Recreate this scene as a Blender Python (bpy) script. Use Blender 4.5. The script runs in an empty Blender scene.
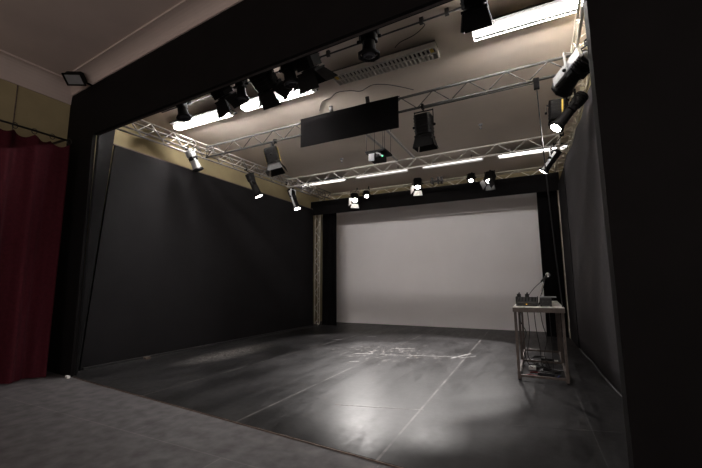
import bpy, math, random
from mathutils import Vector as V, Matrix
random.seed(7)
S = bpy.context.scene
COL = S.collection
PI = math.pi

# ---------------------------------------------------------------- materials
def mat(name, col, rough=0.6, metal=0.0, nscale=8.0, namt=0.12, bump=0.0, emit=None, estr=0.0, spec=0.5):
    m = bpy.data.materials.new(name); m.use_nodes = True
    nt = m.node_tree; b = nt.nodes['Principled BSDF']
    b.inputs['Roughness'].default_value = rough
    b.inputs['Metallic'].default_value = metal
    b.inputs['Specular IOR Level'].default_value = spec
    tc = nt.nodes.new('ShaderNodeTexCoord')
    n = nt.nodes.new('ShaderNodeTexNoise'); n.inputs['Scale'].default_value = nscale; n.inputs['Detail'].default_value = 5
    nt.links.new(tc.outputs['Object'], n.inputs['Vector'])
    r = nt.nodes.new('ShaderNodeMapRange')
    r.inputs['From Min'].default_value = 0.3; r.inputs['From Max'].default_value = 0.7
    r.inputs['To Min'].default_value = 1 - namt; r.inputs['To Max'].default_value = 1 + namt
    nt.links.new(n.outputs['Fac'], r.inputs['Value'])
    mx = nt.nodes.new('ShaderNodeVectorMath'); mx.operation = 'SCALE'
    mx.inputs[0].default_value = col
    nt.links.new(r.outputs['Result'], mx.inputs['Scale'])
    nt.links.new(mx.outputs['Vector'], b.inputs['Base Color'])
    if bump:
        bp = nt.nodes.new('ShaderNodeBump'); bp.inputs['Strength'].default_value = bump; bp.inputs['Distance'].default_value = 0.01
        nt.links.new(n.outputs['Fac'], bp.inputs['Height']); nt.links.new(bp.outputs['Normal'], b.inputs['Normal'])
    if emit:
        b.inputs['Emission Color'].default_value = (*emit, 1); b.inputs['Emission Strength'].default_value = estr
    return m

TUBE_W = 165.0
M = dict(
    ceiling=mat('ceiling_plaster', (.65, .56, .48), .9, 0, 1.2, .05, .05),
    hall_ceiling=mat('hall_plaster', (.58, .475, .435), .9, 0, 1.5, .06, .1),
    ochre=mat('ochre_plaster', (.36, .295, .165), .85, 0, 2.0, .12, .1),
    black_wall=mat('black_painted_timber', (.0052, .0043, .0046), .75, 0, 3, .2, spec=.12),
    **{'return': mat('return_black_paint', (.0075, .007, .0076), .85, 0, 2.2, .14, .03, spec=.1)},
    lit_underside=mat('header_lit_underside', (.045, .038, .037), .7, 0, 20, .2, spec=.2),  # lighter than the header: light on its underside put into the colour
    flat=mat('black_flat_paint', (.0115, .0106, .0116), .7, 0, 2.2, .14, .03, spec=.15),
    black_cloth=mat('black_serge', (.0045, .004, .0043), .95, 0, 40, .2, .05, spec=.03),
    border_cloth=mat('black_border_cloth', (.006, .0053, .0055), .95, 0, 40, .2, .05, spec=.1),
    drape=mat('charcoal_drape', (.072, .067, .072), .85, 0, 30, .12, .05, spec=.2),
    screen=mat('screen_fabric', (.84, .80, .80), .9, 0, 1.2, .02),
    batten=mat('pale_batten', (.62, .55, .45), .6, 0, 12, .2),
    alu=mat('aluminium_tube', (.42, .40, .38), .5, .5, 10, .15),
    darkalu=mat('backlit_truss_tube', (.035, .032, .030), .6, 0, 10, .2),  # darkened aluminium: the backlit shade of the middle truss put into the colour
    midalu=mat('midtone_truss_tube', (.30, .28, .26), .45, .3, 10, .2),  # darker grey aluminium for the left truss
    palealu=mat('pale_truss_tube', (.62, .58, .54), .5, .1, 10, .15),
    gold=mat('column_aluminium', (.80, .74, .62), .5, .1, 10, .15),
    lamp=mat('lamp_black', (.006, .0053, .0053), .6, 0, 20, .2, spec=.12),
    lampgrey=mat('lamp_grey', (.03, .029, .03), .5, 0, 20, .2, spec=.3),
    silver=mat('lamp_silver', (.62, .62, .62), .35, .6, 20, .15),
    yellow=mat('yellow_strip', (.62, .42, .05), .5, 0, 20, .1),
    steel=mat('dark_steel', (.05, .045, .045), .45, .6, 20, .2),
    white=mat('white_enamel', (.8, .78, .76), .4, 0, 10, .04),
    louvre=mat('louvre_metal', (.72, .67, .62), .5, .2, 10, .1),
    pan=mat('dark_grey_pan', (.010, .0095, .009), .8, 0, 10, .1, spec=.05),
    fitting_dark=mat('louvre_recess', (.10, .09, .085), .6, .2, 10, .1),
    tube=mat('lit_tube', (1, 1, 1), .4, 0, 4, 0, emit=(1.0, .96, .93), estr=TUBE_W),
    tube_dim=mat('lit_tube_dim', (1, 1, 1), .4, 0, 4, 0, emit=(1.0, .96, .93), estr=TUBE_W * .03),
    tube_faint=mat('lit_tube_faint', (1, 1, 1), .4, 0, 4, 0, emit=(1.0, .96, .93), estr=.75),
    tube_off=mat('unlit_tube', (.8, .76, .72), .3, 0, 4, .02),
    lens=mat('lit_lens', (1, 1, 1), .3, 0, 4, 0, emit=(1.0, .93, .86), estr=22),
    glass=mat('dark_lens', (.03, .03, .035), .12, 0, 4, 0),
    red=mat('burgundy_velvet', (.050, .0052, .010), .9, 0, 25, .2, .05, spec=.2),
    top=mat('white_laminate', (.84, .80, .75), .45, 0, 10, .08),
    tframe=mat('worn_wood_frame', (.10, .078, .068), .55, .1, 18, .25),
    cable=mat('black_rubber', (.018, .017, .018), .5, 0, 20, .1),
    redcable=mat('red_rubber', (.25, .03, .03), .5, 0, 20, .1),
    bluecable=mat('blue_rubber', (.05, .07, .25), .5, 0, 20, .1),
    plastic=mat('black_plastic', (.009, .009, .0095), .45, 0, 20, .1),
    greyplastic=mat('grey_plastic', (.22, .22, .23), .4, 0, 20, .1),
    chrome=mat('chrome', (.7, .7, .7), .25, .9, 20, .05),
    led=mat('orange_led', (.6, .3, .03), .5, 0, 4, 0, emit=(1, .5, .05), estr=.6),
    green=mat('green_led', (.1, .6, .3), .5, 0, 4, 0, emit=(.1, .8, .4), estr=.6),
    nosing=mat('brass_nosing', (.16, .12, .10), .45, .4, 20, .3),
    tape=mat('white_gaffer_tape', (.26, .25, .245), .7, 0, 30, .45),
)

def floor_mat():
    m = bpy.data.materials.new('black_dance_vinyl'); m.use_nodes = True
    nt = m.node_tree; b = nt.nodes['Principled BSDF']; L = nt.links
    def N(t, **k):
        n = nt.nodes.new(t)
        for a, v in k.items(): setattr(n, a, v)
        return n
    tc = N('ShaderNodeTexCoord'); sep = N('ShaderNodeSeparateXYZ'); L.new(tc.outputs['Object'], sep.inputs[0])
    def math_(op, a, c=None):
        n = N('ShaderNodeMath', operation=op)
        for i, v in enumerate((a, c)):
            if v is None: continue
            if isinstance(v, (int, float)): n.inputs[i].default_value = v
            else: L.new(v, n.inputs[i])
        return n.outputs[0]
    def noise(scale, detail=6, sc=None, rough=.6):
        n = N('ShaderNodeTexNoise'); n.inputs['Scale'].default_value = scale; n.inputs['Detail'].default_value = detail; n.inputs['Roughness'].default_value = rough
        if sc:
            mp = N('ShaderNodeMapping'); mp.inputs['Scale'].default_value = sc; mp.inputs['Rotation'].default_value = (0, 0, .5)
            L.new(tc.outputs['Object'], mp.inputs['Vector']); L.new(mp.outputs[0], n.inputs['Vector'])
        else: L.new(tc.outputs['Object'], n.inputs['Vector'])
        return n.outputs['Fac']
    def ramp(v, a, c, lo=0., hi=1.):
        r = N('ShaderNodeMapRange'); r.inputs['From Min'].default_value = a; r.inputs['From Max'].default_value = c
        r.inputs['To Min'].default_value = lo; r.inputs['To Max'].default_value = hi
        L.new(v, r.inputs['Value']); return r.outputs[0]
    fine = noise(14); big = noise(.9, 4); streak = noise(2.6, 10, (1, .22, 1), .78)
    # seams between the vinyl rolls
    seams = None
    for c, s in ((-1.30, -.018), (-2.89, -.012), (-4.55, .009)):
        xs = math_('ADD', sep.outputs['X'], math_('MULTIPLY', sep.outputs['Y'], -s))
        d = math_('ABSOLUTE', math_('SUBTRACT', xs, c - s * 6.5))
        k = ramp(d, .006, .016, 1, 0)
        seams = k if seams is None else math_('MAXIMUM', seams, k)
    seams = math_('MULTIPLY', seams, ramp(noise(1.6, 5), .42, .62, .08, .6))
    # chalky scuffs gathered in two worn places
    def patch(cx, cy, rx, ry):
        dx = math_('DIVIDE', math_('SUBTRACT', sep.outputs['X'], cx), rx)
        dy = math_('DIVIDE', math_('SUBTRACT', sep.outputs['Y'], cy), ry)
        d = math_('SQRT', math_('ADD', math_('MULTIPLY', dx, dx), math_('MULTIPLY', dy, dy)))
        return ramp(d, .25, 1., 1, 0)
    sc = math_('MULTIPLY', patch(-2.9, 7.2, 1.5, 1.0), ramp(noise(9, 9, (1, .5, 1), .75), .545, .61))
    sc2 = math_('MULTIPLY', patch(-5.7, 5.9, .5, 1.5), ramp(noise(16, 9, None, .8), .46, .56, 0, .8))
    sc3 = math_('MULTIPLY', ramp(noise(5, 10, (1, .35, 1), .8), .60, .70, 0, .45), patch(-3.0, 7.6, 3.6, 4.4))
    scr = math_('MAXIMUM', math_('MAXIMUM', sc, sc2), sc3)
    marks = math_('MAXIMUM', seams, scr)
    mix = N('ShaderNodeMix', data_type='RGBA')
    base = N('ShaderNodeVectorMath', operation='SCALE'); base.inputs[0].default_value = (.019, .0183, .0188)
    L.new(ramp(math_('ADD', math_('MULTIPLY', streak, .6), math_('MULTIPLY', big, .4)), .38, .62, .35, 1.9), base.inputs['Scale'])
    L.new(marks, mix.inputs['Factor']); L.new(base.outputs[0], mix.inputs['A']); mix.inputs['B'].default_value = (.30, .28, .27, 1)
    L.new(mix.outputs['Result'], b.inputs['Base Color'])
    L.new(ramp(math_('ADD', math_('MULTIPLY', streak, .7), math_('MULTIPLY', fine, .3)), .35, .65, .28, .50), b.inputs['Roughness'])
    b.inputs['Specular IOR Level'].default_value = .13
    bp = N('ShaderNodeBump'); bp.inputs['Strength'].default_value = .06; bp.inputs['Distance'].default_value = .01
    L.new(fine, bp.inputs['Height']); L.new(bp.outputs[0], b.inputs['Normal'])
    return m

def hall_floor_mat():
    m = mat('hall_floor_boards', (.10, .094, .097), .55, 0, 7, .4, .06, spec=.35)
    nt = m.node_tree; L = nt.links; b = nt.nodes['Principled BSDF']
    tc = nt.nodes['Texture Coordinate']
    br = nt.nodes.new('ShaderNodeTexBrick'); br.inputs['Scale'].default_value = 1
    br.inputs['Brick Width'].default_value = 2.4; br.inputs['Row Height'].default_value = 1.2
    br.inputs['Mortar Size'].default_value = .006; br.inputs['Mortar Smooth'].default_value = .3
    br.inputs['Color1'].default_value = (1, 1, 1, 1); br.inputs['Color2'].default_value = (.93, .93, .93, 1); br.inputs['Mortar'].default_value = (1.5, 1.45, 1.45, 1)
    L.new(tc.outputs['Object'], br.inputs['Vector'])
    src = b.inputs['Base Color'].links[0].from_socket
    mu = nt.nodes.new('ShaderNodeVectorMath'); mu.operation = 'MULTIPLY'
    L.new(src, mu.inputs[0]); L.new(br.outputs['Color'], mu.inputs[1]); L.new(mu.outputs[0], b.inputs['Base Color'])
    return m

# ---------------------------------------------------------------- mesh helpers
class MB:
    def __init__(s): s.v = []; s.f = []; s.s = []
    def add(s, vs, fs, smooth=False):
        o = len(s.v); s.v += [V(x) for x in vs]
        for f in fs: s.f.append([i + o for i in f]); s.s.append(smooth)
        return s
    def box(s, c, h, ax=None):
        ax = ax or (V((1, 0, 0)), V((0, 1, 0)), V((0, 0, 1))); c = V(c)
        vs = [c + ax[0] * h[0] * i + ax[1] * h[1] * j + ax[2] * h[2] * k for i in (-1, 1) for j in (-1, 1) for k in (-1, 1)]
        return s.add(vs, [(0, 1, 3, 2), (4, 6, 7, 5), (0, 4, 5, 1), (2, 3, 7, 6), (0, 2, 6, 4), (1, 5, 7, 3)])
    def bbox(s, a, b):
        return s.box([(a[i] + b[i]) / 2 for i in range(3)], [abs(b[i] - a[i]) / 2 for i in range(3)])
    def bevbox(s, c, h, ax=None, bev=.02):
        """box whose four long edges (along ax[0]) are chamfered"""
        ax = ax or (V((1, 0, 0)), V((0, 1, 0)), V((0, 0, 1))); c = V(c)
        p = [(-h[1] + bev, -h[2]), (h[1] - bev, -h[2]), (h[1], -h[2] + bev), (h[1], h[2] - bev), (h[1] - bev, h[2]), (-h[1] + bev, h[2]), (-h[1], h[2] - bev), (-h[1], -h[2] + bev)]
        vs = [c + ax[0] * h[0] * i + ax[1] * a + ax[2] * b for i in (-1, 1) for a, b in p]
        return s.add(vs, [tuple(range(7, -1, -1)), tuple(range(8, 16))] + [(i, (i + 1) % 8, 8 + (i + 1) % 8, 8 + i) for i in range(8)])
    def frame(s, a):
        a = a.normalized(); r = V((0, 0, 1)) if abs(a.z) < .95 else V((0, 1, 0))
        x = a.cross(r).normalized(); return a, x, x.cross(a)
    def lathe(s, o, a, prof, n=16, cap=True):
        o = V(o); a, x, y = s.frame(V(a)); vs = []
        for t, r in prof:
            for k in range(n):
                th = 2 * PI * k / n; vs.append(o + a * t + (x * math.cos(th) + y * math.sin(th)) * r)
        fs = [(i * n + k, i * n + (k + 1) % n, (i + 1) * n + (k + 1) % n, (i + 1) * n + k) for i in range(len(prof) - 1) for k in range(n)]
        s.add(vs, fs, True)
        if cap:
            o0 = len(s.v) - len(vs)
            s.f.append([o0 + k for k in range(n - 1, -1, -1)]); s.s.append(False)
            s.f.append([o0 + (len(prof) - 1) * n + k for k in range(n)]); s.s.append(False)
        return s
    def tube(s, p, q, r, n=8):
        p = V(p); q = V(q); return s.lathe(p, q - p, [(0, r), ((q - p).length, r)], n)
    def path(s, pts, r, n=6):
        pts = [V(p) for p in pts]; vs = []; x = None
        for i, p in enumerate(pts):
            d = (pts[min(i + 1, len(pts) - 1)] - pts[max(i - 1, 0)]).normalized()
            if x is None: _, x, _y = s.frame(d)
            x = (x - d * x.dot(d))
            if x.length < 1e-5: _, x, _y = s.frame(d)
            x.normalize(); y = d.cross(x)
            vs += [p + (x * math.cos(2 * PI * k / n) + y * math.sin(2 * PI * k / n)) * r for k in range(n)]
        fs = [(i * n + k, i * n + (k + 1) % n, (i + 1) * n + (k + 1) % n, (i + 1) * n + k) for i in range(len(pts) - 1) for k in range(n)]
        s.add(vs, fs, True); o0 = len(s.v) - len(vs)
        s.f.append([o0 + k for k in range(n - 1, -1, -1)]); s.s.append(False)
        s.f.append([o0 + (len(pts) - 1) * n + k for k in range(n)]); s.s.append(False)
        return s
    def plate(s, pts, t):
        pts = [V(p) for p in pts]; n = (pts[1] - pts[0]).cross(pts[2] - pts[0]).normalized() * t / 2; k = len(pts)
        return s.add([p - n for p in pts] + [p + n for p in pts], [tuple(range(k - 1, -1, -1)), tuple(range(k, 2 * k))] + [(i, (i + 1) % k, k + (i + 1) % k, k + i) for i in range(k)])

def part(name, mb, m, parent=None, label=None, kind=None, origin=None):
    me = bpy.data.meshes.new(name)
    if parent is not None: org = V(parent['_o'])
    elif origin is not None: org = V(origin)
    else: org = V((0, 0, 0))
    me.from_pydata([tuple(v - org) for v in mb.v], [], mb.f)
    me.polygons.foreach_set('use_smooth', mb.s); me.materials.append(m); me.update()
    o = bpy.data.objects.new(name, me); COL.objects.link(o)
    if parent is not None: o.parent = parent
    else: o.location = org
    o['_o'] = tuple(org)
    if label: o['label'] = label
    if kind: o['kind'] = kind
    return o

def tag(o, label, cat, group=None):
    o['label'] = label; o['category'] = cat
    if group: o['group'] = group
    return o

def thing(name, loc, label, cat, group=None):
    o = bpy.data.objects.new(name, None); COL.objects.link(o); o.location = loc; o.empty_display_size = .05
    o['_o'] = tuple(loc)
    return tag(o, label, cat, group)

def single(name, mb, m, label, cat, group=None):
    lo = [min(v[i] for v in mb.v) for i in range(3)]; hi = [max(v[i] for v in mb.v) for i in range(3)]
    return tag(part(name, mb, m, None, origin=((lo[0] + hi[0]) / 2, (lo[1] + hi[1]) / 2, lo[2])), label, cat, group)

def struct(name, mb, m):
    return part(name, mb, m, None, kind='structure')

# ---------------------------------------------------------------- setting
XL, XR, YB = -7.5, .95, 12.30        # plaster walls of the stage house
ZC = 4.82                              # stage ceiling
ZH = 5.05                              # hall ceiling
def yp(x): return 3.33 - .0752 * (x + 6.49)      # line of the black proscenium

struct('floor', MB().bbox((-7.65, -4, -.05), (4.0, 12.45, 0)), hall_floor_mat())
vin = MB(); pts = [(-6.80, 3.62), (-6.52, 3.36), (-6.13, 3.31), (-1.68, 2.93), (.43, 2.76), (.92, 2.9), (.92, 12.25), (-7.1, 12.25), (-7.1, 3.62)]
k = len(pts); vin.add([(x, y, z) for z in (.001, .012) for x, y in pts], [tuple(range(k - 1, -1, -1)), tuple(range(k, 2 * k))] + [(i, (i + 1) % k, k + (i + 1) % k, k + i) for i in range(k)])
struct('floor_stage', vin, floor_mat())
struct('trim_1', MB().path([(-6.50, 3.35, .006), (-6.13, 3.30, .006), (-1.68, 2.92, .006), (.43, 2.75, .006)], .007, 6), M['nosing'])

struct('wall_left', MB().bbox((XL - .15, -4, 0), (XL, YB + .15, ZH)), M['ochre'])
struct('wall_back', MB().bbox((XL, YB, 0), (XR + .15, YB + .15, ZC)), M['ochre'])
struct('wall_right', MB().bbox((XR, 3.0, 0), (XR + .15, YB, ZC)), M['ochre'])
struct('ceiling', MB().plate([(XL, yp(XL) + .1, ZC + .06), (XR + .15, yp(XR) + .1, ZC + .06), (XR + .15, YB + .15, ZC + .06), (XL, YB + .15, ZC + .06)], .12), M['ceiling'])
struct('ceiling_hall', MB().bbox((XL, -4, ZH), (4.0, 3.6, ZH + .1)), M['hall_ceiling'])

# black proscenium wall: left pier, header and right pier round one opening
T = .09
w = MB()
def slab(x0, x1, z0, z1, t=T):
    vs = [(x, yp(x) + d, z) for z in (z0, z1) for x, d in ((x0, 0), (x1, 0), (x1, t), (x0, t))]
    w.add(vs, [(3, 2, 1, 0), (4, 5, 6, 7), (0, 1, 5, 4), (1, 2, 6, 5), (2, 3, 7, 6), (3, 0, 4, 7)])
slab(XL, -6.53, 0, 4.90, .05)
vs = [(x, yp(x) + d, z) for zz in ((3.93, 3.80), (4.90, 4.90)) for x, d, z in ((-6.53, 0, zz[0]), (.43, 0, zz[1]), (.43, T, zz[1]), (-6.53, T, zz[0]))]
w.add(vs, [(3, 2, 1, 0), (4, 5, 6, 7), (0, 1, 5, 4), (1, 2, 6, 5), (2, 3, 7, 6), (3, 0, 4, 7)])
slab(.43, 4.0, 0, 5.05, .16)
struct('wall_front', w, M['black_wall'])
# coved plaster mouldings of the hall
def cove(name, a, b, inw, z0, z1, d):
    a = V(a); b = V(b); inw = V(inw); n = 7; c = MB(); rows = []
    prof = [(0, z0), (.02, z0), (.02, z0 + .03)] + [(.02 + (d - .02) * (1 - math.cos(PI / 2 * i / n)), z0 + .03 + (z1 - z0 - .06) * math.sin(PI / 2 * i / n)) for i in range(1, n + 1)] + [(d + .03, z1 - .03), (d + .03, z1), (0, z1)]
    k = len(prof)
    vs = [(p.x + inw.x * t, p.y + inw.y * t, z) for p in (a, b) for t, z in prof]
    c.add(vs, [(i, (i + 1) % k, k + (i + 1) % k, k + i) for i in range(k)] + [tuple(range(k - 1, -1, -1)), tuple(range(k, 2 * k))])
    return struct(name, c, M['hall_ceiling'])
cove('trim_2', (XL, -4, 0), (XL, yp(XL), 0), (1, 0, 0), 4.70, ZH, .24)
cove('trim_3', (XL, yp(XL), 0), (.43, yp(.43), 0), (-.075, -1, 0), 4.86, ZH, .22)
struct('trim_lit_underside', MB().path([(-6.53, yp(-6.53) + T - .03, 3.955), (.43, yp(.43) + T - .03, 3.825)], .032, 10), M['lit_underside'])  # grey tube added as the lit band under the header edge
struct('baseboard_left', MB().bbox((-6.845, 3.66, .012), (-6.80, 10.7, .045)), M['lampgrey'])
struct('trim_4', MB().bbox((XL, 6.15, 3.0), (XL + .008, 6.17, ZC)), M['nosing'])
struct('trim_5', MB().bbox((XL, 2.62, 3.0), (XL + .012, 2.635, 4.70)), M['nosing'])

# ---------------------------------------------------------------- masking: flats, drapes, screen
t = thing('stage_flat', (-6.88, 7.1, .012), 'long black painted flat wall along the left side of the stage', 'stage flat')
part('panel', MB().plate([(-6.87, 3.63, .013), (-6.87, 10.74, .013), (-6.87, 10.70, 3.98), (-6.87, 3.89, 3.98)], .04), M['flat'], t)
part('top_rail', MB().bbox((-6.90, 3.87, 3.982), (-6.85, 10.66, 4.0)), M['nosing'], t)
t = thing('stage_flat', (-6.65, 3.5, .012), 'narrow dark return panel joining the left black wall to the proscenium pier', 'stage flat')
part('panel', MB().plate([(-6.52, 3.395, .013), (-6.86, 3.60, .013), (-6.86, 3.86, 4.36), (-6.50, 3.40, 4.20)], .03), M['return'], t)
t = thing('stage_flat', (.70, 10.5, .012), 'pale edged dark panel at the far end of the right stage wall', 'stage flat')
part('panel', MB().plate([(.70, 9.4, .013), (.66, 11.0, .013), (.66, 11.0, 4.0), (.70, 9.4, 4.0)], .03), M['flat'], t)
part('edge_batten', MB().bbox((.625, 10.99, .013), (.665, 11.03, 3.95)), M['batten'], t, 'pale timber edge')
# drape on the right
d = MB(); nu = 120; nv = 14
def dx(y, z):
    near = max(0, min(1, (5.6 - y) / 2.0)); top = z / 4.0
    return .705 + .033 * (9.5 - y) + .012 * math.sin(y * 2.6 + .8 * top) + (.010 + .018 * near) * math.sin(y * (5.0 + 3 * near)) * (.35 + .65 * top) - .01 * top
gr = [(dx(2.99 + 6.5 * i / nu, z * 4.0 / nv) + (.02 if z == 0 else 0), 2.99 + 6.5 * i / nu, .014 + (4.04 - .03 * math.sin(i * .21)) * z / nv) for z in range(nv + 1) for i in range(nu + 1)]
n1 = nu + 1; g2 = [(x + .02, y, z) for x, y, z in gr]; o2 = len(gr)
d.add(gr + g2, [(z * n1 + i, z * n1 + i + 1, (z + 1) * n1 + i + 1, (z + 1) * n1 + i) for z in range(nv) for i in range(nu)]
      + [(o2 + (z + 1) * n1 + i, o2 + (z + 1) * n1 + i + 1, o2 + z * n1 + i + 1, o2 + z * n1 + i) for z in range(nv) for i in range(nu)]
      + [(i, o2 + i, o2 + i + 1, i + 1) for i in range(nu)] + [(nv * n1 + i + 1, o2 + nv * n1 + i + 1, o2 + nv * n1 + i, nv * n1 + i) for i in range(nu)], True)
single('masking_drape', d, M['drape'], 'charcoal cloth drape with soft folds along the right side of the stage', 'drape')
struct('baseboard_right', MB().path([(dx(y, .02) - .012, y, .022) for y in [5.2 + .1 * i for i in range(43)]], .007), M['greyplastic'])
# back portal
ly = 11.14
def cloth(x0, x1, y, z0, z1, amp, wl, th=.012, nz=1, lean=0):
    c = MB(); n = max(8, int((x1 - x0) / .04))
    rows = [(z0, 0), (z1, 1)]
    vs = [(x0 + (x1 - x0) * i / n, y + s * th + amp * math.sin(i * (x1 - x0) / n / wl * 2 * PI), z) for s in (0, 1) for z, _ in rows for i in range(n + 1)]
    k = n + 1
    fs = []
    for i in range(n):
        fs += [(i, i + 1, k + i + 1, k + i), (3 * k + i, 3 * k + i + 1, 2 * k + i + 1, 2 * k + i), (i, 2 * k + i, 2 * k + i + 1, i + 1), (k + i + 1, 3 * k + i + 1, 3 * k + i, k + i)]
    fs += [(0, k, 3 * k, 2 * k), (n, 2 * k + n, 3 * k + n, k + n)]
    return c.add(vs, fs)
t = thing('wing_drape', (-6.5, ly, .012), 'narrow black cloth leg beside the upright truss left of the white screen', 'drape')
part('cloth', cloth(-6.74, -6.17, ly, .013, 3.9, .012, .30), M['black_cloth'], t)
t = thing('wing_drape', (.4, ly, .012), 'narrow black cloth leg right of the white screen behind the equipment table', 'drape')
part('cloth', cloth(.12, .615, ly, .013, 3.9, .012, .30), M['black_cloth'], t)
t = thing('stage_border', (-3.2, 10.95, 3.82), 'long black border cloth across the top of the white screen', 'stage border')
part('cloth', cloth(-7.12, .68, 10.95, 3.83, 4.32, .006, .9), M['border_cloth'], t)
part('batten', MB().tube((-7.12, 10.98, 4.325), (.68, 10.98, 4.325), .012), M['steel'], t)
t = thing('projection_screen', (-3.2, 12.1, .012), 'big plain white projection screen filling the back of the stage', 'screen')
part('screen_fabric', MB().bbox((-7.0, 12.08, .02), (.62, 12.10, 4.30)), M['screen'], t)
part('top_bar', MB().tube((-7.02, 12.12, 4.33), (.64, 12.12, 4.33), .03), M['alu'], t)
t = thing('stage_border', (-2.77, 5.42, 3.84), 'short black cloth panel hung from the middle cross truss', 'stage border')
part('cloth', cloth(-3.66, -1.80, 5.27, 3.84, 4.375, .004, .8), M['black_cloth'], t)
part('batten', MB().tube((-3.68, 5.295, 4.37), (-1.78, 5.295, 4.37), .012), M['steel'], t)
for x in (-3.02, -2.32):
    part('clamp', MB().tube((x - .03, 5.34, 4.36), (x - .03, 5.30, 4.50), .035, 10).box((x - .03, 5.33, 4.38), (.02, .035, .03)), M['steel'], t)

# ---------------------------------------------------------------- trusses
def truss_run(name, p0, p1, size, box, m, label, step=.24, up=V((0, 0, 1)), mir=1, nf=4):
    p0 = V(p0); p1 = V(p1); a = (p1 - p0).normalized(); sd = a.cross(up).normalized() * mir; L = (p1 - p0).length
    t = thing(name, p0, label, 'truss')
    offs = [V((0, 0, 0)), up * size] + ([sd * size, sd * size + up * size] if box else [])
    for o in offs: part('chord', MB().tube(p0 + o, p1 + o, .0175 if box else .02, 10), m, t)
    faces = [(offs[0], offs[1])] + ([(offs[2], offs[3]), (offs[0], offs[2]), (offs[1], offs[3])] if box else [])
    faces = faces[:nf]
    n = max(2, round(L / step))
    for fi, (oa, ob) in enumerate(faces):
        pts = []
        for i in range(n + 1):
            o = oa if (i + fi) % 2 == 0 else ob
            pts.append(p0 + a * (L * i / n) + o)
        part('lattice', MB().path(pts, (.0085 if nf > 2 else .015) if box else .009, 6), m, t)
    for q in (p0 + a * .01, p1 - a * .01):
        for oa, ob in faces: part('end_strut', MB().tube(q + oa, q + ob, .010, 6), m, t)
    return t
truss_run('box_truss', (-6.28, 3.45, 4.15), (-6.28, 10.9, 4.34), .22, True, M['midalu'], 'square aluminium truss running back along the left side above the black wall', mir=-1, nf=2)
truss_run('box_truss', (.82, 3.2, 4.16), (.82, 10.9, 4.34), .22, True, M['gold'], 'square aluminium truss running back along the right side above the drape', mir=-1)
truss_run('ladder_truss', (-6.25, 5.46, 4.14), (.58, 5.32, 4.14), .23, False, M['darkalu'], 'flat ladder truss across the middle carrying the short black cloth panel', .26)
truss_run('ladder_truss', (-6.25, 8.38, 4.165), (.58, 8.27, 4.165), .23, False, M['palealu'], 'flat ladder truss across the stage just in front of the rear ceiling lights', .30)
truss_run('box_truss', (-6.9, 11.2, 4.37), (.70, 11.2, 4.37), .22, True, M['gold'], 'square truss across the back above the long black border', .34, mir=-1, nf=1)
t = truss_run('box_truss', (-7.02, 11.1, .03), (-7.02, 11.1, 4.36), .2, True, M['gold'], 'upright truss column standing in the far left corner of the stage', .27, up=V((1, 0, 0)), mir=1, nf=1)
part('base_plate', MB().bbox((-7.04, 11.04, .013), (-6.76, 11.32, .03)), M['steel'], t)
# joining collars on the middle truss
# two rails between the trusses and the projector below
for x0, x1, lb in ((-2.83, -2.97, 'left of the two slanting steel bars between the cross trusses'), (-2.40, -2.54, 'right of the two slanting steel bars between the cross trusses')):
    single('steel_bar', MB().box(((x0 + x1) / 2, 6.85, 4.41), (.022, 1.48, .02), None), M['alu'], lb, 'bar', 'bars between the cross trusses')

# front lighting bar behind the header, with pipe
single('lighting_bar', MB().tube((-6.2, 3.52, 4.36), (.6, 3.52, 4.40), .024, 12), M['steel'], 'black pipe behind the front header that carries the row of lanterns', 'pipe')

# ---------------------------------------------------------------- ceiling light fittings
def fitting(x0, x1, y, lit, label, group, width=.15):
    zb = 4.625; zt = 4.70                # underside of the louvre, underside of the pan
    t = thing('ceiling_light', ((x0 + x1) / 2, y, zb), label, 'ceiling light', group)
    y0, y1 = y - width / 2, y + width / 2
    hp = .16 if lit in (1, 2) else width / 2
    part('pan', MB().bbox((x0, y - hp, zt), (x1, y + hp, zt + .02)), M['pan'] if lit else M['fitting_dark'], t)
    for x in (x0 + .3, x1 - .3):
        part('stem', MB().tube((x, y, zt + .02), (x, y, ZC - .001), .012, 8), M['steel'], t)
    zr = zb + (.012 if lit else .07)
    for a, b in (((x0, y0, zb), (x1, y0 + .012, zr)), ((x0, y1 - .012, zb), (x1, y1, zr)), ((x0, y - .008, zb), (x1, y + .008, zb + .012))):
        part('side_rail', MB().bbox(a, b), M['white'] if lit else M['louvre'], t)
    for x in (x0, x1 - .02):
        part('end_cap', MB().bbox((x, y0 + .012, zb), (x + .02, y1 - .012, zt)), M['white'] if lit else M['louvre'], t)
    for q in (-1, 1):
        yc = y + q * width * .22
        part('tube', MB().tube((x0 + .03, yc, zt - .03), (x1 - .03, yc, zt - .03), .0135, 10), {1: M['tube'], 2: M['tube_dim'], 3: M['tube_faint'], 0: M['tube_off']}[lit], t)
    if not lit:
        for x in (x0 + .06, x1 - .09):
            part('painted_glint', MB().bbox((x, y - .11, zb - .004), (x + .05, y - .03, zb + .004)), M['yellow'], t, 'painted orange glint')  # flat amber patches that paint orange reflections at the ends of the fitting
    n = 25 if not lit else 22; w = .0015 if lit else .011
    first = None
    for i in range(1, n):
        x = x0 + .03 + (x1 - x0 - .06) * i / n
        if first is None:
            first = part('louvre_blade', MB().bbox((x - w, y0 + .013, zb + .002), (x + w, y1 - .013, zb + (.014 if lit else .035))), M['louvre'], t); fx = x
        else:
            o = first.copy(); COL.objects.link(o); o.parent = t; o.location = (x - fx, 0, 0)
    return t
F = 'ceiling lights over the front of the stage'; B = 'ceiling lights over the back of the stage'
fitting(-6.58, -5.02, 4.92, 1, 'lit louvred ceiling light at the far left, behind the leftmost lantern', F)
fitting(-4.72, -3.16, 4.90, 1, 'glaring white ceiling light behind the cluster of barn door lanterns', F)
fitting(-2.71, -1.05, 4.83, 0, 'unlit louvred ceiling light with orange glints above the black cloth panel', F, .30)
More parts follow.
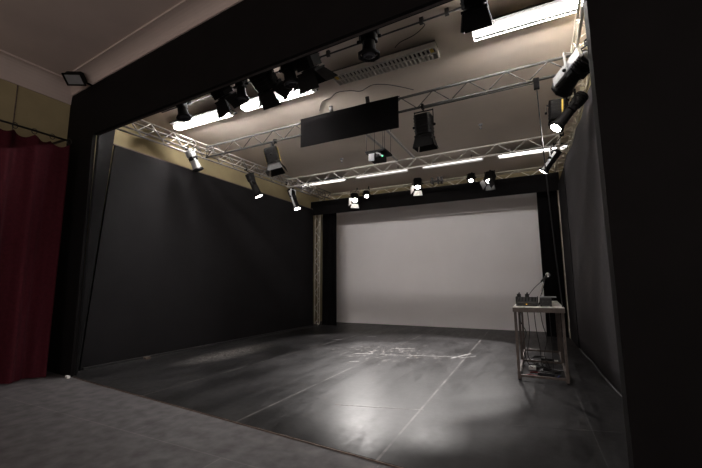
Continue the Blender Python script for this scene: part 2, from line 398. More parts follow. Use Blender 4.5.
fitting(-.57, .92, 4.76, 1, 'glaring white ceiling light at the upper right next to the proscenium', F)
fitting(-6.85, -5.18, 9.95, 2, 'bright ceiling light strip in the far left corner over the left truss end', B, .10)
fitting(-4.82, -3.15, 9.95, 3, 'dimmer ceiling light strip behind the cross truss under the projector', B, .10)
fitting(-2.72, -1.08, 9.95, 3, 'half hidden ceiling light strip behind the cross truss above the white screen centre', B, .10)
fitting(-.72, .86, 9.98, 2, 'bright ceiling light strip in the far right corner over the right truss end', B, .10)
t = thing('ceiling_light', (-.75, 4.06, ZC - .06), 'slim silver light fitting tucked behind the header near the upper right lantern', 'ceiling light')
part('housing', MB().tube((-.90, 4.09, ZC - .05), (-.58, 4.03, ZC - .05), .028, 12), M['chrome'], t)
part('bracket', MB().bbox((-.77, 4.05, ZC - .05), (-.73, 4.09, ZC - .001)), M['alu'], t)

# conduit pipe along the ceiling, its clamps and wires
t = thing('conduit_pipe', (-2.9, 4.28, ZC - .06), 'thin dark pipe clamped along the ceiling behind the front lanterns', 'pipe')
part('pipe', MB().tube((-6.4, 4.46, ZC - .055), (.6, 4.26, ZC - .055), .012, 8), M['steel'], t)
for x in (-5.6, -4.2, -2.55, -1.13, -.80, .5):
    yy = 4.46 - .2 * (x + 6.4) / 7
    part('clamp', MB().bbox((x - .025, yy - .02, ZC - .085), (x + .025, yy + .02, ZC - .001)), M['steel'], t)
def smooth(pts, k=6):
    pts = [V(p) for p in pts]; out = []
    for i in range(len(pts) - 1):
        a = pts[max(i - 1, 0)]; b = pts[i]; c = pts[i + 1]; d = pts[min(i + 2, len(pts) - 1)]
        for j in range(k):
            u = j / k
            out.append(.5 * ((2 * b) + (c - a) * u + (2 * a - 5 * b + 4 * c - d) * u * u + (3 * b - a - 3 * c + d) * u ** 3))
    out.append(pts[-1]); return out
single('ceiling_wire', MB().path(smooth([(-3.65, 5.9, ZC - .01), (-3.42, 5.62, ZC - .01), (-3.21, 5.56, ZC - .01), (-3.0, 5.44, ZC - .01), (-2.77, 5.49, ZC - .01), (-2.6, 5.59, ZC - .01), (-2.35, 5.5, ZC - .01), (-2.14, 5.58, ZC - .01), (-1.95, 5.75, ZC - .01), (-1.75, 5.98, ZC - .01)]), .007), M['steel'], 'thin wavy wire stapled to the ceiling above the black cloth panel', 'wire')
single('ceiling_wire', MB().path(smooth([(-1.12, 4.31, ZC - .07), (-1.12, 4.42, ZC - .04), (-1.3, 4.55, ZC - .03), (-1.52, 4.62, ZC - .02), (-1.62, 4.66, ZC - .05)]), .006), M['steel'], 'short curved wire feeding the unlit ceiling light from the pipe', 'wire')
for x, y, lb in ((-4.6, 8.6, 'small round detector on the ceiling left of the projector'), (-.89, 8.05, 'small round detector on the ceiling above the right end of the rear cross truss')):
    t = thing('smoke_detector', (x, y, ZC), lb, 'detector')
    part('housing', MB().lathe((x, y, ZC - .001), (0, 0, -1), [(0, .045), (.02, .045), (.035, .03)], 14), M['greyplastic'], t)
    part('stem', MB().tube((x, y, ZC - .03), (x, y, ZC - .09), .008).lathe((x, y, ZC - .09), (0, 0, -1), [(0, .03), (.012, .03)], 12), M['greyplastic'], t)

# ---------------------------------------------------------------- lanterns
def basis(a):
    a = a.normalized()
    ref = V((0, 0, 1)) if abs(a.z) < .97 else V((0, 1, 0))
    s = a.cross(ref).normalized(); return a, s, s.cross(a)

def yoke_and_clamp(t, piv, s, wd, hang, m, top):
    """U bracket hanging from a hook clamp; top is the pipe it grips"""
    s = V((s.x, s.y, 0)).normalized() if (abs(s.x) + abs(s.y)) > .2 else V((1, 0, 0))
    ztop = piv.z + hang
    c = V((piv.x, piv.y, ztop)); y = MB(); d = V((-s.y, s.x, 0)); z = V((0, 0, 1))
    for q in (-1, 1):
        y.box(piv + s * q * wd + z * hang / 2, (.004, .014, hang / 2 + .012), (s, d, z))
    y.box(c, (wd + .004, .014, .005), (s, d, z))
    part('yoke', y, m, t)
    for q in (-1, 1):
        part('knob', MB().lathe(piv + s * q * (wd + .004), s * q, [(0, .02), (.02, .022), (.03, .012)], 10), M['lamp'], t)
    top = V(top); g = MB()
    g.tube(c, top - z * .035, .010, 8)
    g.box(top - z * .02, (.02, .03, .02), (s, d, z)).box(top + d * .03, (.018, .006, .035), (s, d, z)).box(top - d * .03, (.018, .006, .03), (s, d, z)).box(top + z * .03, (.018, .034, .006), (s, d, z))
    part('clamp', g, M['lamp'], t)

def doors(t, c, a, s, u, r, angs, L, m, labels=None, k=1.2):
    for (d, e), ang in zip(((u, s), (-u, s), (s, u), (-s, u)), angs):
        if ang is None: continue
        f = a * math.cos(ang) + d * math.sin(ang); h = c + d * r
        w1 = r * .92; w2 = r * k
        part('barn_door', MB().plate([h - e * w1, h + e * w1, h + f * L + e * w2, h + f * L - e * w2], .004), m, t)

def add_light(t, loc, a, power, cone, blend=.4, size=.03, col=(1, .95, .92)):
    ld = bpy.data.lights.new('beam', 'SPOT'); ld.energy = power; ld.spot_size = cone; ld.spot_blend = blend; ld.shadow_soft_size = size; ld.color = col
    o = bpy.data.objects.new('beam', ld); COL.objects.link(o); o.parent = t
    o.location = V(loc) - V(t['_o'])
    o.rotation_euler = a.to_track_quat('-Z', 'Y').to_euler()

def fresnel(name, label, c, a, k, top, body_m='lamp', lit=0, angs=None, L=.17, group=None, stripe=False, cat='stage light', cone=1.2, size=.02, doorm='lamp', blend=.3):
    """box bodied lantern: c is the middle of the body, a the beam axis"""
    c = V(c); a, s, u = basis(V(a)); m = M[body_m]; t = thing(name, c, label, cat, group)
    l, wd, hh = .15 * k, .125 * k, .13 * k
    b = MB().bevbox(c - a * .01, (l, wd, hh), (a, s, u), .035 * k)
    for i in range(5):
        b.bevbox(c - a * (l * .75 - i * l * .33), (.006, wd + .006, hh + .008), (a, s, u), .035 * k)
    part('body', b, m, t)
    f = c + a * (l - .005)
    ring = MB().lathe(f, a, [(0, .115 * k), (.025, .115 * k), (.025, .085 * k), (.0, .085 * k)], 20, False)
    w2 = .125 * k
    for e, g in ((u, s), (-u, s), (s, u), (-s, u)):
        ring.box(f + a * .03 + e * w2, (.012, w2, .008), (a, g, e))
    part('front_frame', ring, m, t)
    part('lens', MB().lathe(f - a * .004, a, [(0, .09 * k), (.008, .085 * k), (.014, .05 * k)], 18), M['lens'] if lit else M['glass'], t)
    if angs: doors(t, f + a * .042, a, s, u, w2, angs, L * k, M[doorm])
    if stripe:
        part('safety_strip', MB().box(c + s * (wd * .45) - u * (hh + .010), (l * .95, .010, .003), (a, s, u)).box(c + s * (wd * .45) + u * (hh + .010), (l * .95, .010, .003), (a, s, u)), M['yellow'], t, 'yellow strip')
    tp = V(top)
    piv = V((c.x, c.y, c.z)); yoke_and_clamp(t, piv, s, wd + .022, max(.12, min(.24 * k, tp.z - .06 - c.z)), M['lamp'], tp)
    if lit: add_light(t, f + a * .045, a, lit, cone, blend, size)
    return t

def profile(name, label, rear, front, k, top, body_m='lamp', lit=0, group=None, cone=.5, holder='lamp', flare=1.0, size=.03, silver_side=False):
    """long tube lantern from its lamp house to its lens"""
    rear = V(rear); front = V(front); a, s, u = basis(front - rear); L = (front - rear).length; m = M[body_m]
    t = thing(name, rear + a * L * .4, label, 'stage light', group)
    part('lamp_house', MB().lathe(rear, a, [(0, .045 * k), (.02, .075 * k), (L * .30, .085 * k), (L * .34, .07 * k)], 16), m, t)
    fin = MB()
    for i in range(4): fin.lathe(rear + a * (L * .06 * (i + .6)), a, [(0, .092 * k), (.006, .092 * k)], 16)
    part('cooling_fins', fin, m, t)
    part('gate', MB().bevbox(rear + a * L * .42, (L * .09, .085 * k, .06 * k), (a, s, u), .015), M[holder], t)
    part('barrel', MB().lathe(rear + a * L * .48, a, [(0, .065 * k), (L * .1, .07 * k), (L * .38, .078 * k), (L * .44, .082 * k)], 18), m, t)
    part('color_frame', MB().lathe(rear + a * L * .90, a, [(0, .085 * k * flare), (L * .03, .105 * k * flare), (L * .10, .105 * k * flare), (L * .10, .08 * k * flare), (L * .05, .08 * k * flare)], 8, False), M[holder], t)
    part('lens', MB().lathe(rear + a * (L * .985), a, [(0, .078 * k), (.008, .074 * k), (.014, .04 * k)], 16), M['lens'] if lit else M['glass'], t)
    if silver_side == 'top':
        part('top_cover', MB().bevbox(rear + a * L * .46 - s * .075 * k + u * .045 * k, (L * .46, .022, .05 * k), (a, s, u), .012), M['silver'], t, 'pale top cover')
    elif silver_side:
        part('side_rail', MB().box(rear + a * L * .55 + s * .095 * k, (L * .42, .006, .022), (a, s, u)).box(rear + a * L * .55 - s * .095 * k, (L * .42, .006, .022), (a, s, u)), M['silver'], t)
    piv = rear + a * L * .42; tp = V(top)
    yoke_and_clamp(t, piv, s, .11 * k, max(.10, min(.22, tp.z - .05 - piv.z)), M['silver'] if silver_side else M['lamp'], tp)
    if lit: add_light(t, front + a * .02, a, lit, cone, .5, size)
    return t

R = math.radians
# row behind the header (hang from the lighting bar at y 3.52, z 4.24)
G = 'lanterns on the front bar'
bar = lambda x: (x, 3.52, 4.36)
profile('profile_spotlight', 'slim black spotlight at the left end of the front bar', (-4.66, 3.52, 4.23), (-4.57, 3.55, 3.87), .95, bar(-4.66), group=G, flare=1.1)
fresnel('fresnel_lantern', 'black lantern with open barn doors, second from the left on the front bar', (-3.83, 3.50, 4.16), (.12, .55, -.60), .95, bar(-3.83), angs=(R(35), R(20), R(30), R(30)), group=G, L=.20)
profile('profile_spotlight', 'black spotlight squeezed between two barn door lanterns on the front bar', (-3.50, 3.56, 4.27), (-3.48, 3.60, 3.93), .85, (-3.50, 3.52, 4.38), group=G, flare=1.1)
fresnel('fresnel_lantern', 'largest black lantern, its doors crossing the glaring left ceiling light', (-3.05, 3.48, 4.11), (.05, .72, -.45), 1.05, bar(-3.05), angs=(R(40), R(15), R(35), R(35)), group=G, L=.18)
profile('profile_spotlight', 'black tubular spotlight between the largest lantern and the splayed barn doors', (-2.68, 3.52, 4.27), (-2.62, 3.56, 3.91), 1.05, bar(-2.68), group=G, flare=1.1)
fresnel('fresnel_lantern', 'black lantern with widely splayed barn doors left of the unlit ceiling light', (-2.38, 3.50, 4.19), (.05, .50, -.62), 1.05, bar(-2.38), angs=(R(30), R(20), R(40), R(45)), group=G, L=.19)
profile('profile_spotlight', 'black spotlight hanging straight down in front of the unlit ceiling light', (-1.53, 3.52, 4.30), (-1.54, 3.54, 3.95), 1.05, bar(-1.53), group=G, flare=1.2)
fresnel('fresnel_lantern', 'black lantern at the top of the photo left of the right glaring light', (-.39, 3.52, 4.29), (.0, .45, -.75), .95, (-.39, 3.52, 4.44), angs=(R(10), R(-12), R(15), R(10)), group=G, L=.17, stripe=False)

# left truss
profile('profile_spotlight', 'silver spotlight clamped to the left truss, its black front pointing down', (-6.22, 5.00, 4.13), (-6.12, 5.16, 3.74), 1.15, (-6.28, 4.98, 4.19), 'silver', silver_side=True)
profile('profile_spotlight', 'black lit spotlight halfway along the left truss', (-6.22, 6.75, 4.12), (-6.03, 6.93, 3.56), 1.15, (-6.28, 6.70, 4.235), lit=130, cone=.7)
profile('profile_spotlight', 'black lit spotlight with pale side rails at the far end of the left truss', (-6.20, 8.44, 4.12), (-5.95, 8.46, 3.52), 1.1, (-6.28, 8.38, 4.28), lit=130, cone=.7, silver_side=True)
# middle truss
fresnel('fresnel_lantern', 'black barn door lantern with a yellow strip hanging left of the black cloth panel', (-4.34, 5.34, 3.80), (.22, .12, -.9), .95, (-4.36, 5.42, 4.14), 'lamp', angs=(R(28), R(28), R(28), R(28)), stripe=True, L=.16)
fresnel('fresnel_lantern', 'black barn door lantern hanging straight down right of the black cloth panel', (-1.42, 5.36, 3.82), (0.02, .10, -.95), 1.0, (-1.43, 5.36, 4.14), angs=(R(12), R(12), R(14), R(14)), L=.17)
# right truss
profile('profile_spotlight', 'big grey topped spotlight high on the right truss beside the proscenium', (.68, 4.62, 3.92), (.42, 5.05, 3.80), 1.3, (.70, 4.78, 4.19), 'lamp', silver_side='top')
profile('profile_spotlight', 'long black lit spotlight on the right truss in front of the yellow striped box', (.72, 5.66, 3.95), (.35, 5.50, 3.48), .95, (.68, 5.62, 4.20), lit=110, cone=.6)
fresnel('fresnel_lantern', 'dark box lantern with a yellow strip on the right truss', (.45, 6.32, 4.06), (-.05, .2, -.95), 1.0, (.60, 6.32, 4.235), stripe=True)
profile('profile_spotlight', 'lit spotlight with pale rails at the far end of the right truss', (.52, 7.95, 3.96), (.235, 8.02, 3.58), 1.0, (.60, 7.95, 4.27), lit=110, cone=.6, silver_side=True)
# back truss, facing the hall
GB = 'lit lanterns on the back truss'
def aim(p, q): return V(q) - V(p)
bk = [(-5.29, 4.24, .95, (-2.7, 6.6, 0), (None, R(38), R(38), None), 'lit lantern with glowing barn doors, leftmost on the back truss', 400, 'lampgrey', 34),
      (-4.86, 4.32, .72, (-2.5, 6.8, 0), None, 'small lit lantern just right of the leftmost one on the back truss', 290, 'lamp', 35),
      (-3.12, 4.45, .95, (-2.3, 7.9, 0), (None, R(38), R(38), None), 'lit barn door lantern alone above the middle of the white screen', 380, 'lampgrey', 55),
      (-1.53, 4.42, .72, (-1.6, 7.5, 0), None, 'small lit lantern second from the right on the back truss', 160, 'lamp', 38),
      (-1.02, 4.36, .95, (-1.8, 7.7, 0), (None, R(30), R(25), R(-35)), 'lit lantern with a dim barn door, rightmost on the back truss', 850, 'lampgrey', 50)]
for x, z, k, q, an, lb, pw, dm, cn in bk:
    p = (x, 10.80, z)
    fresnel('fresnel_lantern', lb, p, aim(p, q), k, (x, 10.98, 4.38) if z < 4.2 else (x, 11.0, 4.6), lit=pw, angs=an, group=GB, cone=R(cn), size=.02, L=.16, doorm='white' if x < -2 else 'lampgrey', blend=.3 if x < -4 else .12)  # white doors on the left lanterns: lens glow put into their colour
# small unlit bracket cluster on the back truss
t = thing('cable_junction', (-2.55, 10.9, 4.45), 'small dark cluster of sockets on the back truss right of its middle lantern', 'junction box')
part('body', MB().bbox((-2.75, 10.86, 4.46), (-2.35, 10.92, 4.51)), M['steel'], t)
for x in (-2.68, -2.5, -2.4): part('socket', MB().bbox((x - .03, 10.84, 4.40), (x + .03, 10.95, 4.60)), M['steel'], t)

# ---------------------------------------------------------------- projector
t = thing('projector', (-2.70, 6.6, 3.85), 'projector hung on wires behind the black cloth panel', 'projector')
part('mount_plate', MB().bbox((-2.92, 6.45, 3.985), (-2.49, 6.85, 4.02)).bbox((-2.88, 6.42, 3.96), (-2.70, 6.5, 3.985)), M['lamp'], t)
part('body', MB().bevbox((-2.72, 6.62, 3.91), (.13, .16, .065), None, .02), M['lamp'], t)
part('front_panel', MB().bbox((-2.84, 6.435, 3.80), (-2.72, 6.455, 3.955)), M['greyplastic'], t, 'pale grey panel')
part('lens', MB().lathe((-2.64, 6.47, 3.89), (0, -1, 0), [(0, .035), (.05, .035), (.05, .02)], 14), M['glass'], t)
part('side_cover', MB().plate([(-2.70, 6.44, 3.96), (-2.56, 6.44, 3.86), (-2.53, 6.44, 3.88), (-2.66, 6.44, 3.975)], .01), M['greyplastic'], t, 'pale cover')
part('indicator', MB().bbox((-2.56, 6.43, 3.855), (-2.53, 6.44, 3.88)), M['green'], t, 'green indicator')
for x, y in ((-2.90, 6.47), (-2.51, 6.47), (-2.88, 6.83), (-2.52, 6.83), (-2.56, 6.5)):
    part('hanging_wire', MB().tube((x, y, 4.0), (x + .02, y, ZC), .005, 6), M['steel'], t)

# cable drop from the middle truss to the table
t = thing('drop_cable', (.16, 5.36, 4.1), 'long thin black cable dropping from a small box on the truss to the table', 'cable')
part('junction_box', MB().bbox((.12, 5.28, 4.00), (.19, 5.33, 4.15)), M['border_cloth'], t)
part('cable', MB().path(smooth([(.155, 5.31, 4.02), (.19, 5.52, 3.0), (.24, 5.84, 1.9), (.29, 6.13, 1.06)]), .008), M['cable'], t)
single('truss_cable', MB().path(smooth([(.13, 5.33, 4.10), (-.3, 5.33, 4.10), (-.9, 5.345, 4.105), (-1.43, 5.36, 4.11)]), .008), M['cable'], 'thin cable strung along the underside of the middle cross truss', 'cable')

# ---------------------------------------------------------------- equipment table
TX0, TX1, TY0, TY1, TZ = -.35, .30, 6.05, 8.40, 1.05
t = thing('equipment_table', (0, 7.2, .012), 'long narrow table with a white top on a bare post frame', 'table')
part('tabletop', MB().bbox((TX0 - .01, TY0 - .02, TZ - .022), (TX1 + .01, TY1 + .02, TZ)), M['top'], t, 'white top')
part('front_edge', MB().bbox((TX0 - .012, TY0 - .03, TZ - .07), (TX1 + .012, TY0 - .002, TZ - .003)), M['tframe'], t)
hw = .019
for y in (TY0 + hw, 7.25, TY1 - hw):
    for x in (TX0 + hw, TX1 - hw):
        lg = part('leg', MB().bbox((x - hw, y - hw, .03), (x + hw, y + hw, TZ - .022)), M['tframe'], t)
        part('foot', MB().lathe((x, y, .0125), (0, 0, 1), [(0, .018), (.018, .014)], 10), M['plastic'], lg)
    for z in (.075, TZ - .055):
        part('rail', MB().bbox((TX0 + 2 * hw, y - hw * .7, z - hw * .8), (TX1 - 2 * hw, y + hw * .7, z + hw * .8)), M['tframe'], t)
for x in (TX0 + hw, TX1 - hw):
    for z in (.075, TZ - .055):
        for ya, yb in ((TY0 + 2 * hw, 7.25 - hw), (7.25 + hw, TY1 - 2 * hw)):
            part('rail', MB().bbox((x - hw * .7, ya, z - hw * .8), (x + hw * .7, yb, z + hw * .8)), M['tframe'], t)
# on the table
t = thing('mixing_console', (-.15, 6.5, TZ), 'black sloped mixing console with knobs on the white table', 'mixer')
b = MB(); prof = [(6.30, TZ + .003), (6.30, TZ + .055), (6.72, TZ + .125), (6.78, TZ + .125), (6.78, TZ + .003)]
b.add([(x, y, z) for x in (-.31, -.03) for y, z in prof], [(4, 3, 2, 1, 0), (5, 6, 7, 8, 9)] + [(i, (i + 1) % 5, 5 + (i + 1) % 5, 5 + i) for i in range(5)])
part('body', b, M['plastic'], t)
part('side_cheek', MB().bbox((-.325, 6.29, TZ + .003), (-.312, 6.79, TZ + .14)), M['plastic'], t)
part('side_cheek', MB().bbox((-.028, 6.29, TZ + .003), (-.015, 6.79, TZ + .14)), M['plastic'], t)
for i in range(6):
    for j in range(4):
        y = 6.40 + j * .08; z = TZ + .055 + (y - 6.30) * .1667; x = -.285 + i * .046
        part('knob', MB().lathe((x, y, z), (0, -.16, 1), [(0, .010), (.016, .008)], 8), M['plastic'], t)
part('light', MB().bbox((-.185, 6.293, TZ + .025), (-.17, 6.2995, TZ + .037)), M['led'], t, 'orange light')
t = thing('audio_unit', (.08, 6.45, TZ), 'low black box between the mixing console and the table right edge', 'audio unit')
part('body', MB().bbox((.005, 6.32, TZ + .010), (.165, 6.72, TZ + .125)), M['plastic'], t)
for x in (.02, .15):
    for y in (6.34, 6.70): part('foot', MB().lathe((x, y, TZ + .0005), (0, 0, 1), [(0, .01), (.0095, .01)], 8), M['plastic'], t)
for x in (.05, .12): part('knob', MB().lathe((x, 6.32, TZ + .07), (0, -1, 0), [(0, .014), (.016, .012)], 10), M['lampgrey'], t)
single('tablet', MB().box((.125, 6.60, TZ + .133), (.11, .14, .006)), M['greyplastic'], 'thin grey tablet lying across the top of the low black box', 'tablet')
t = bpy.data.objects['mixing_console']
for x in (-.295, -.175):
    part('plug', MB().bevbox((x, 6.75, TZ + .15), (.03, .02, .024), None, .008).lathe((x, 6.75, TZ + .17), (.3, .2, 1), [(0, .014), (.03, .010)], 10), M['plastic'], t)
t = thing('microphone', (.0, 6.8, TZ), 'silver headed microphone on a short tilted table stand', 'microphone')
part('base', MB().lathe((-.0, 6.86, TZ + .0005), (0, 0, 1), [(0, .06), (.012, .06), (.02, .02)], 18), M['lamp'], t)
part('stand', MB().tube((-.0, 6.86, TZ + .015), (.095, 6.86, 1.475), .013, 8), M['chrome'], t)
part('clip', MB().box((.09, 6.85, 1.455), (.016, .018, .02)), M['plastic'], t)
part('handle', MB().lathe((.045, 6.85, 1.42), (.105, 0, .11), [(0, .014), (.12, .023), (.13, .023)], 12), M['lampgrey'], t)
part('head', MB().lathe((.132, 6.85, 1.511), (.105, 0, .11), [(0, .024), (.012, .034), (.034, .040), (.056, .032), (.066, .010)], 14), M['chrome'], t, 'silver grille head')
part('cord', MB().path(smooth([(.058, 6.85, 1.432), (-.03, 6.84, 1.35), (-.11, 6.83, 1.26), (-.16, 6.82, 1.18)]), .005), M['cable'], t)
# cables below the table
def cable(pts, m, label, r=.006, group='cables hanging under the table'):
    return single('cable', MB().path(smooth(pts), r), M[m], label, 'cable', group)
z0 = .02
cable([(-.27, 6.60, 1.02), (-.29, 6.6, .8), (-.22, 6.62, .62), (-.28, 6.6, .4), (-.2, 6.7, .1), (-.05, 6.9, z0)], 'cable', 'leftmost black cable hanging under the white table top')
cable([(-.20, 7.0, 1.02), (-.18, 7.0, .6), (-.23, 7.05, .2), (-.1, 7.2, z0), (.05, 7.3, z0)], 'cable', 'thin black cable hanging second from the left under the table')
cable([(-.09, 6.9, 1.02), (-.08, 6.9, .7), (-.04, 6.9, .35), (-.02, 7.0, .05), (.1, 7.1, z0)], 'cable', 'black cable dropping straight down the middle under the table')
cable([(0, 6.9, 1.02), (.02, 6.92, .75), (.07, 6.9, .5), (.02, 6.9, .25), (.08, 6.95, z0), (-.05, 6.75, z0)], 'cable', 'curving black cable hanging right of the middle under the table')
cable([(.12, 6.4, 1.02), (.125, 6.4, .6), (.12, 6.42, .1), (.10, 6.5, z0), (-.05, 6.5, z0)], 'cable', 'rightmost black cable hanging in front under the table')
FG = 'cables on the floor under the table'
cable([(-.3, 6.35, z0), (-.2, 6.45, z0), (-.1, 6.4, z0), (0, 6.5, z0), (-.08, 6.65, z0), (-.2, 6.6, z0)], 'redcable', 'red cable lying on the floor under the table', .008, FG)
cable([(-.16, 6.30, z0), (-.05, 6.36, z0), (.04, 6.28, z0), (.15, 6.38, z0), (.2, 6.55, z0)], 'bluecable', 'blue cable lying on the floor under the table', .008, FG)
def coil(cx, cy, rx, ry, n, label):
    pts = [(cx + (rx + .02 * math.sin(i * 1.7)) * math.cos(i * .5) + .004 * i * .3, cy + (ry + .02 * math.cos(i * 1.3)) * math.sin(i * .5), z0 + .006 + i * .0009) for i in range(n)]
    cable(pts, 'cable', label, .007, FG)
coil(.06, 6.68, .13, .12, 40, 'coil of black cable on the floor near the front of the table')
coil(-.10, 7.65, .15, .2, 46, 'coil of black cable on the floor under the middle of the table')
coil(-.12, 7.05, .12, .14, 30, 'loose loop of black cable beside the white plug under the table')
t = thing('power_adapter', (.05, 7.6, .013), 'black power adapter on the floor under the far half of the table', 'adapter')
part('body', MB().bevbox((.06, 7.55, .055), (.10, .06, .035), None, .012), M['plastic'], t)
part('plug', MB().bbox((.165, 7.53, .03), (.225, 7.57, .065)), M['white'], t, 'white plug')
t = thing('power_plug', (-.16, 6.75, .013), 'white multi plug block on the floor under the table front', 'plug')
part('body', MB().bevbox((-.17, 6.78, .055), (.05, .035, .03), None, .01), M['white'], t)
part('socket', MB().lathe((-.11, 6.78, .055), (1, 0, 0), [(0, .028), (.03, .024)], 12), M['plastic'], t)
t = thing('power_strip', (-.02, 6.4, .013), 'short black power strip on the floor just behind the front rail of the table', 'power strip')
part('body', MB().bevbox((.02, 6.42, .045), (.11, .03, .02), None, .008), M['plastic'], t)
for i in range(3): part('socket', MB().lathe((-.05 + i * .07, 6.42, .066), (0, 0, 1), [(0, .019), (.003, .017)], 12), M['lampgrey'], t)
# floor cable along the right side
# tape on the floor
def strip(a, b, w, label, m_='tape'):
    a = V((*a, .0125)); b = V((*b, .0125)); d = (b - a).normalized(); n = V((-d.y, d.x, 0)) * w
    m = MB(); k = 10; vs = []
    for i in range(k + 1):
        p = a + (b - a) * i / k; j = 1 + .35 * math.sin(i * 2.3 + a.x); vs += [p - n * j, p + n * j]
    vs2 = [v + V((0, 0, .0012)) for v in vs]; o = len(vs)
    m.add(vs + vs2, [(o + 2 * i, o + 2 * i + 1, o + 2 * i + 3, o + 2 * i + 2) for i in range(k)] + [(2 * i, 2 * i + 2, 2 * i + 3, 2 * i + 1) for i in range(k)] + [(2 * i, o + 2 * i, o + 2 * i + 2, 2 * i + 2) for i in range(k)] + [(2 * i + 1, 2 * i + 3, o + 2 * i + 3, o + 2 * i + 1) for i in range(k)])
    return single('tape_strip', m, M[m_], label, 'tape', 'tape marks on the stage floor')
strip((-2.20, 3.94), (-1.22, 4.20), .006, 'faint white tape line across the bright patch near the stage front')
strip((-2.9, 7.0), (-1.42, 7.42), .010, 'long white tape line across the worn middle of the stage floor')
strip((-1.55, 7.22), (-1.28, 7.85), .018, 'thick white tape mark crossing the right seam of the floor')
strip((-1.40, 7.30), (-1.16, 7.62), .012, 'short white tape mark at a slant beside the thick one')
strip((-3.4, 6.85), (-3.05, 7.02), .020, 'short broad white tape mark at the centre of the floor')
strip((-2.9, 7.75), (-2.45, 7.9), .014, 'short white tape mark further back than the broad one')
strip((-4.15, 9.2), (-3.95, 9.32), .022, 'small white tape mark far back near the left seam')
strip((-4.75, 8.35), (-4.5, 8.42), .020, 'small white tape mark on the left seam of the floor')
strip((-3.15, 6.15), (-2.98, 6.22), .018, 'small white tape mark on the middle seam of the floor')
strip((.34, 5.80), (.385, 3.55), .005, 'thin dull tape line running from the table leg towards the front', 'lampgrey')
strip((-.43, 4.11), (.66, 4.42), .004, 'hairline dull tape line across the floor at the right pier', 'lampgrey')
t = single('plug_socket', MB().bevbox((-6.50, 3.28, .02), (.035, .02, .019), None, .008), M['white'], 'tiny white block on the floor at the foot of the left pier', 'block')
single('wood_block', MB().bevbox((-6.72, 4.72, .032), (.04, .05, .019), None, .008), M['nosing'], 'small dark block on the floor against the left black wall', 'block')

# ---------------------------------------------------------------- burgundy curtain
t = thing('curtain', (-6.95, 2.2, 0), 'burgundy velvet curtain hanging from a rail at the far left', 'curtain')
c = MB(); nu, nv = 90, 14; y0, y1 = .98, 3.22
rings = [1.01 + i * .245 for i in range(10)]
def ct(i, j):
    v = j / nv; y = y0 + (y1 - y0) * i / nu
    fl = .085 * math.sin(y * 14 + .6 * math.sin(y * 5)) + .02 * math.sin(y * 39 + 1)
    sag = 0
    if v > .9:
        ph = ((y - 1.01) / .245) % 1; sag = .07 * math.sin(PI * ph)
    flare = (1 - v) ** 3 * .10 * max(0, (y - 2.5) / .64)
    return (-7.0 + fl * (.5 + .5 * (1 - v)) + flare, y - .10 * (1 - v) ** 2 * max(0, (y - 2.4)), .012 + 3.76 * v - sag)
A = [ct(i, j) for j in range(nv + 1) for i in range(nu + 1)]; B_ = [(x - .012, y, z) for x, y, z in A]; n1 = nu + 1; o2 = len(A)
c.add(A + B_, [(j * n1 + i, j * n1 + i + 1, (j + 1) * n1 + i + 1, (j + 1) * n1 + i) for j in range(nv) for i in range(nu)]
      + [(o2 + (j + 1) * n1 + i, o2 + (j + 1) * n1 + i + 1, o2 + j * n1 + i + 1, o2 + j * n1 + i) for j in range(nv) for i in range(nu)]
      + [(j * n1 + nu, o2 + j * n1 + nu, o2 + (j + 1) * n1 + nu, (j + 1) * n1 + nu) for j in range(nv)], True)
part('cloth', c, M['red'], t)
for y in rings:
    part('ring', MB().path([(-7.0 + .0 * k, y + .035 * math.cos(k * PI / 6), 3.835 + .045 * math.sin(k * PI / 6)) for k in range(13)], .006), M['steel'], t)
t = thing('curtain_rail', (-7.02, 2.2, 3.84), 'thin black rail fixed along the ochre wall above the burgundy curtain', 'curtain rail')
part('rod', MB().tube((-7.0, .6, 3.845), (-7.0, 3.20, 3.845), .016, 10), M['steel'], t)
for y in (.8, 2.1, 3.15): part('bracket', MB().bbox((-7.499, y - .012, 3.83), (-7.0, y + .012, 3.86)), M['steel'], t)

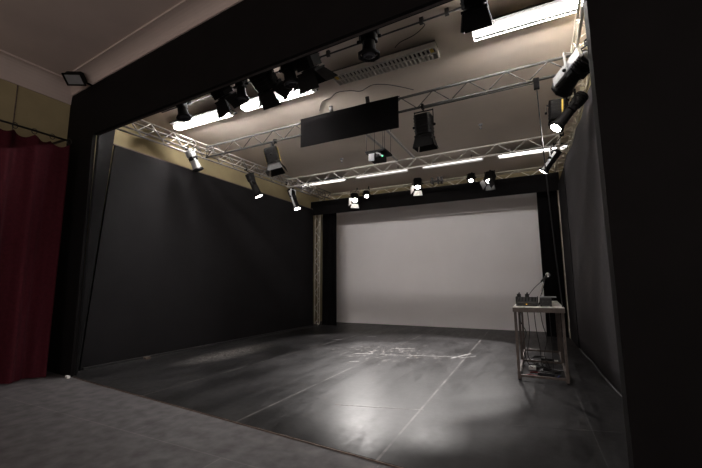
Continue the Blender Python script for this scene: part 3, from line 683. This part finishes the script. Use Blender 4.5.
# floodlight on the header
t = thing('floodlight', (-6.78, 3.22, 4.8), 'small black floodlight with grey glass at the top corner of the proscenium', 'floodlight')
fc = V((-6.80, 3.10, 4.86)); a, s, u = basis(V((.25, -.45, -.65)))
part('body', MB().bevbox(fc - a * .05, (.045, .15, .10), (a, s, u), .03), M['lamp'], t)
part('glass', MB().box(fc - a * .003, (.004, .125, .08), (a, s, u)), M['greyplastic'], t, 'grey glass')
fr = MB()
for e, g, h1, h2 in ((u, s, .10, .15), (-u, s, .10, .15), (s, u, .15, .10), (-s, u, .15, .10)): fr.box(fc + e * (h1 - .006), (.01, h2, .012), (a, g, e))
part('frame', fr, M['lamp'], t)
part('bracket', MB().tube(fc - a * .08, (-6.70, 3.34, 4.84), .018, 8), M['lamp'], t)

# ---------------------------------------------------------------- world, camera
wd = bpy.data.worlds.new('hall_ambient_fill'); S.world = wd; wd.use_nodes = True  # even background light added as ambient fill through the open hall
bg = wd.node_tree.nodes['Background']; bg.inputs['Color'].default_value = (1.0, .90, .84, 1); bg.inputs['Strength'].default_value = .36

f, h = 368., 50.
pitch = math.atan(h / f); yaw = math.radians(26.7); roll = math.radians(-.3)
fw = V((-math.sin(yaw) * math.cos(pitch), math.cos(yaw) * math.cos(pitch), math.sin(pitch)))
r0 = V((math.cos(yaw), math.sin(yaw), 0)); u0 = r0.cross(fw)
r1 = r0 * math.cos(roll) + u0 * math.sin(roll); u1 = u0 * math.cos(roll) - r0 * math.sin(roll)
cd = bpy.data.cameras.new('camera'); cd.sensor_fit = 'HORIZONTAL'; cd.sensor_width = 36; cd.lens = f / 702 * 36; cd.clip_start = .05; cd.clip_end = 100
co = bpy.data.objects.new('camera', cd); COL.objects.link(co)
mw = Matrix.Identity(4)
for i, ax in enumerate((r1, u1, -fw)):
    for j in range(3): mw[j][i] = ax[j]
mw[0][3], mw[1][3], mw[2][3] = 0, 0, 1.4
co.matrix_world = mw
S.camera = co
vs = S.view_settings
S.display_settings.display_device = 'sRGB'
vs.view_transform = 'Standard'; vs.look = 'None'; vs.gamma = 1; vs.use_curve_mapping = False; vs.exposure = 1.03
for o in COL.objects:
    if '_o' in o: del o['_o']
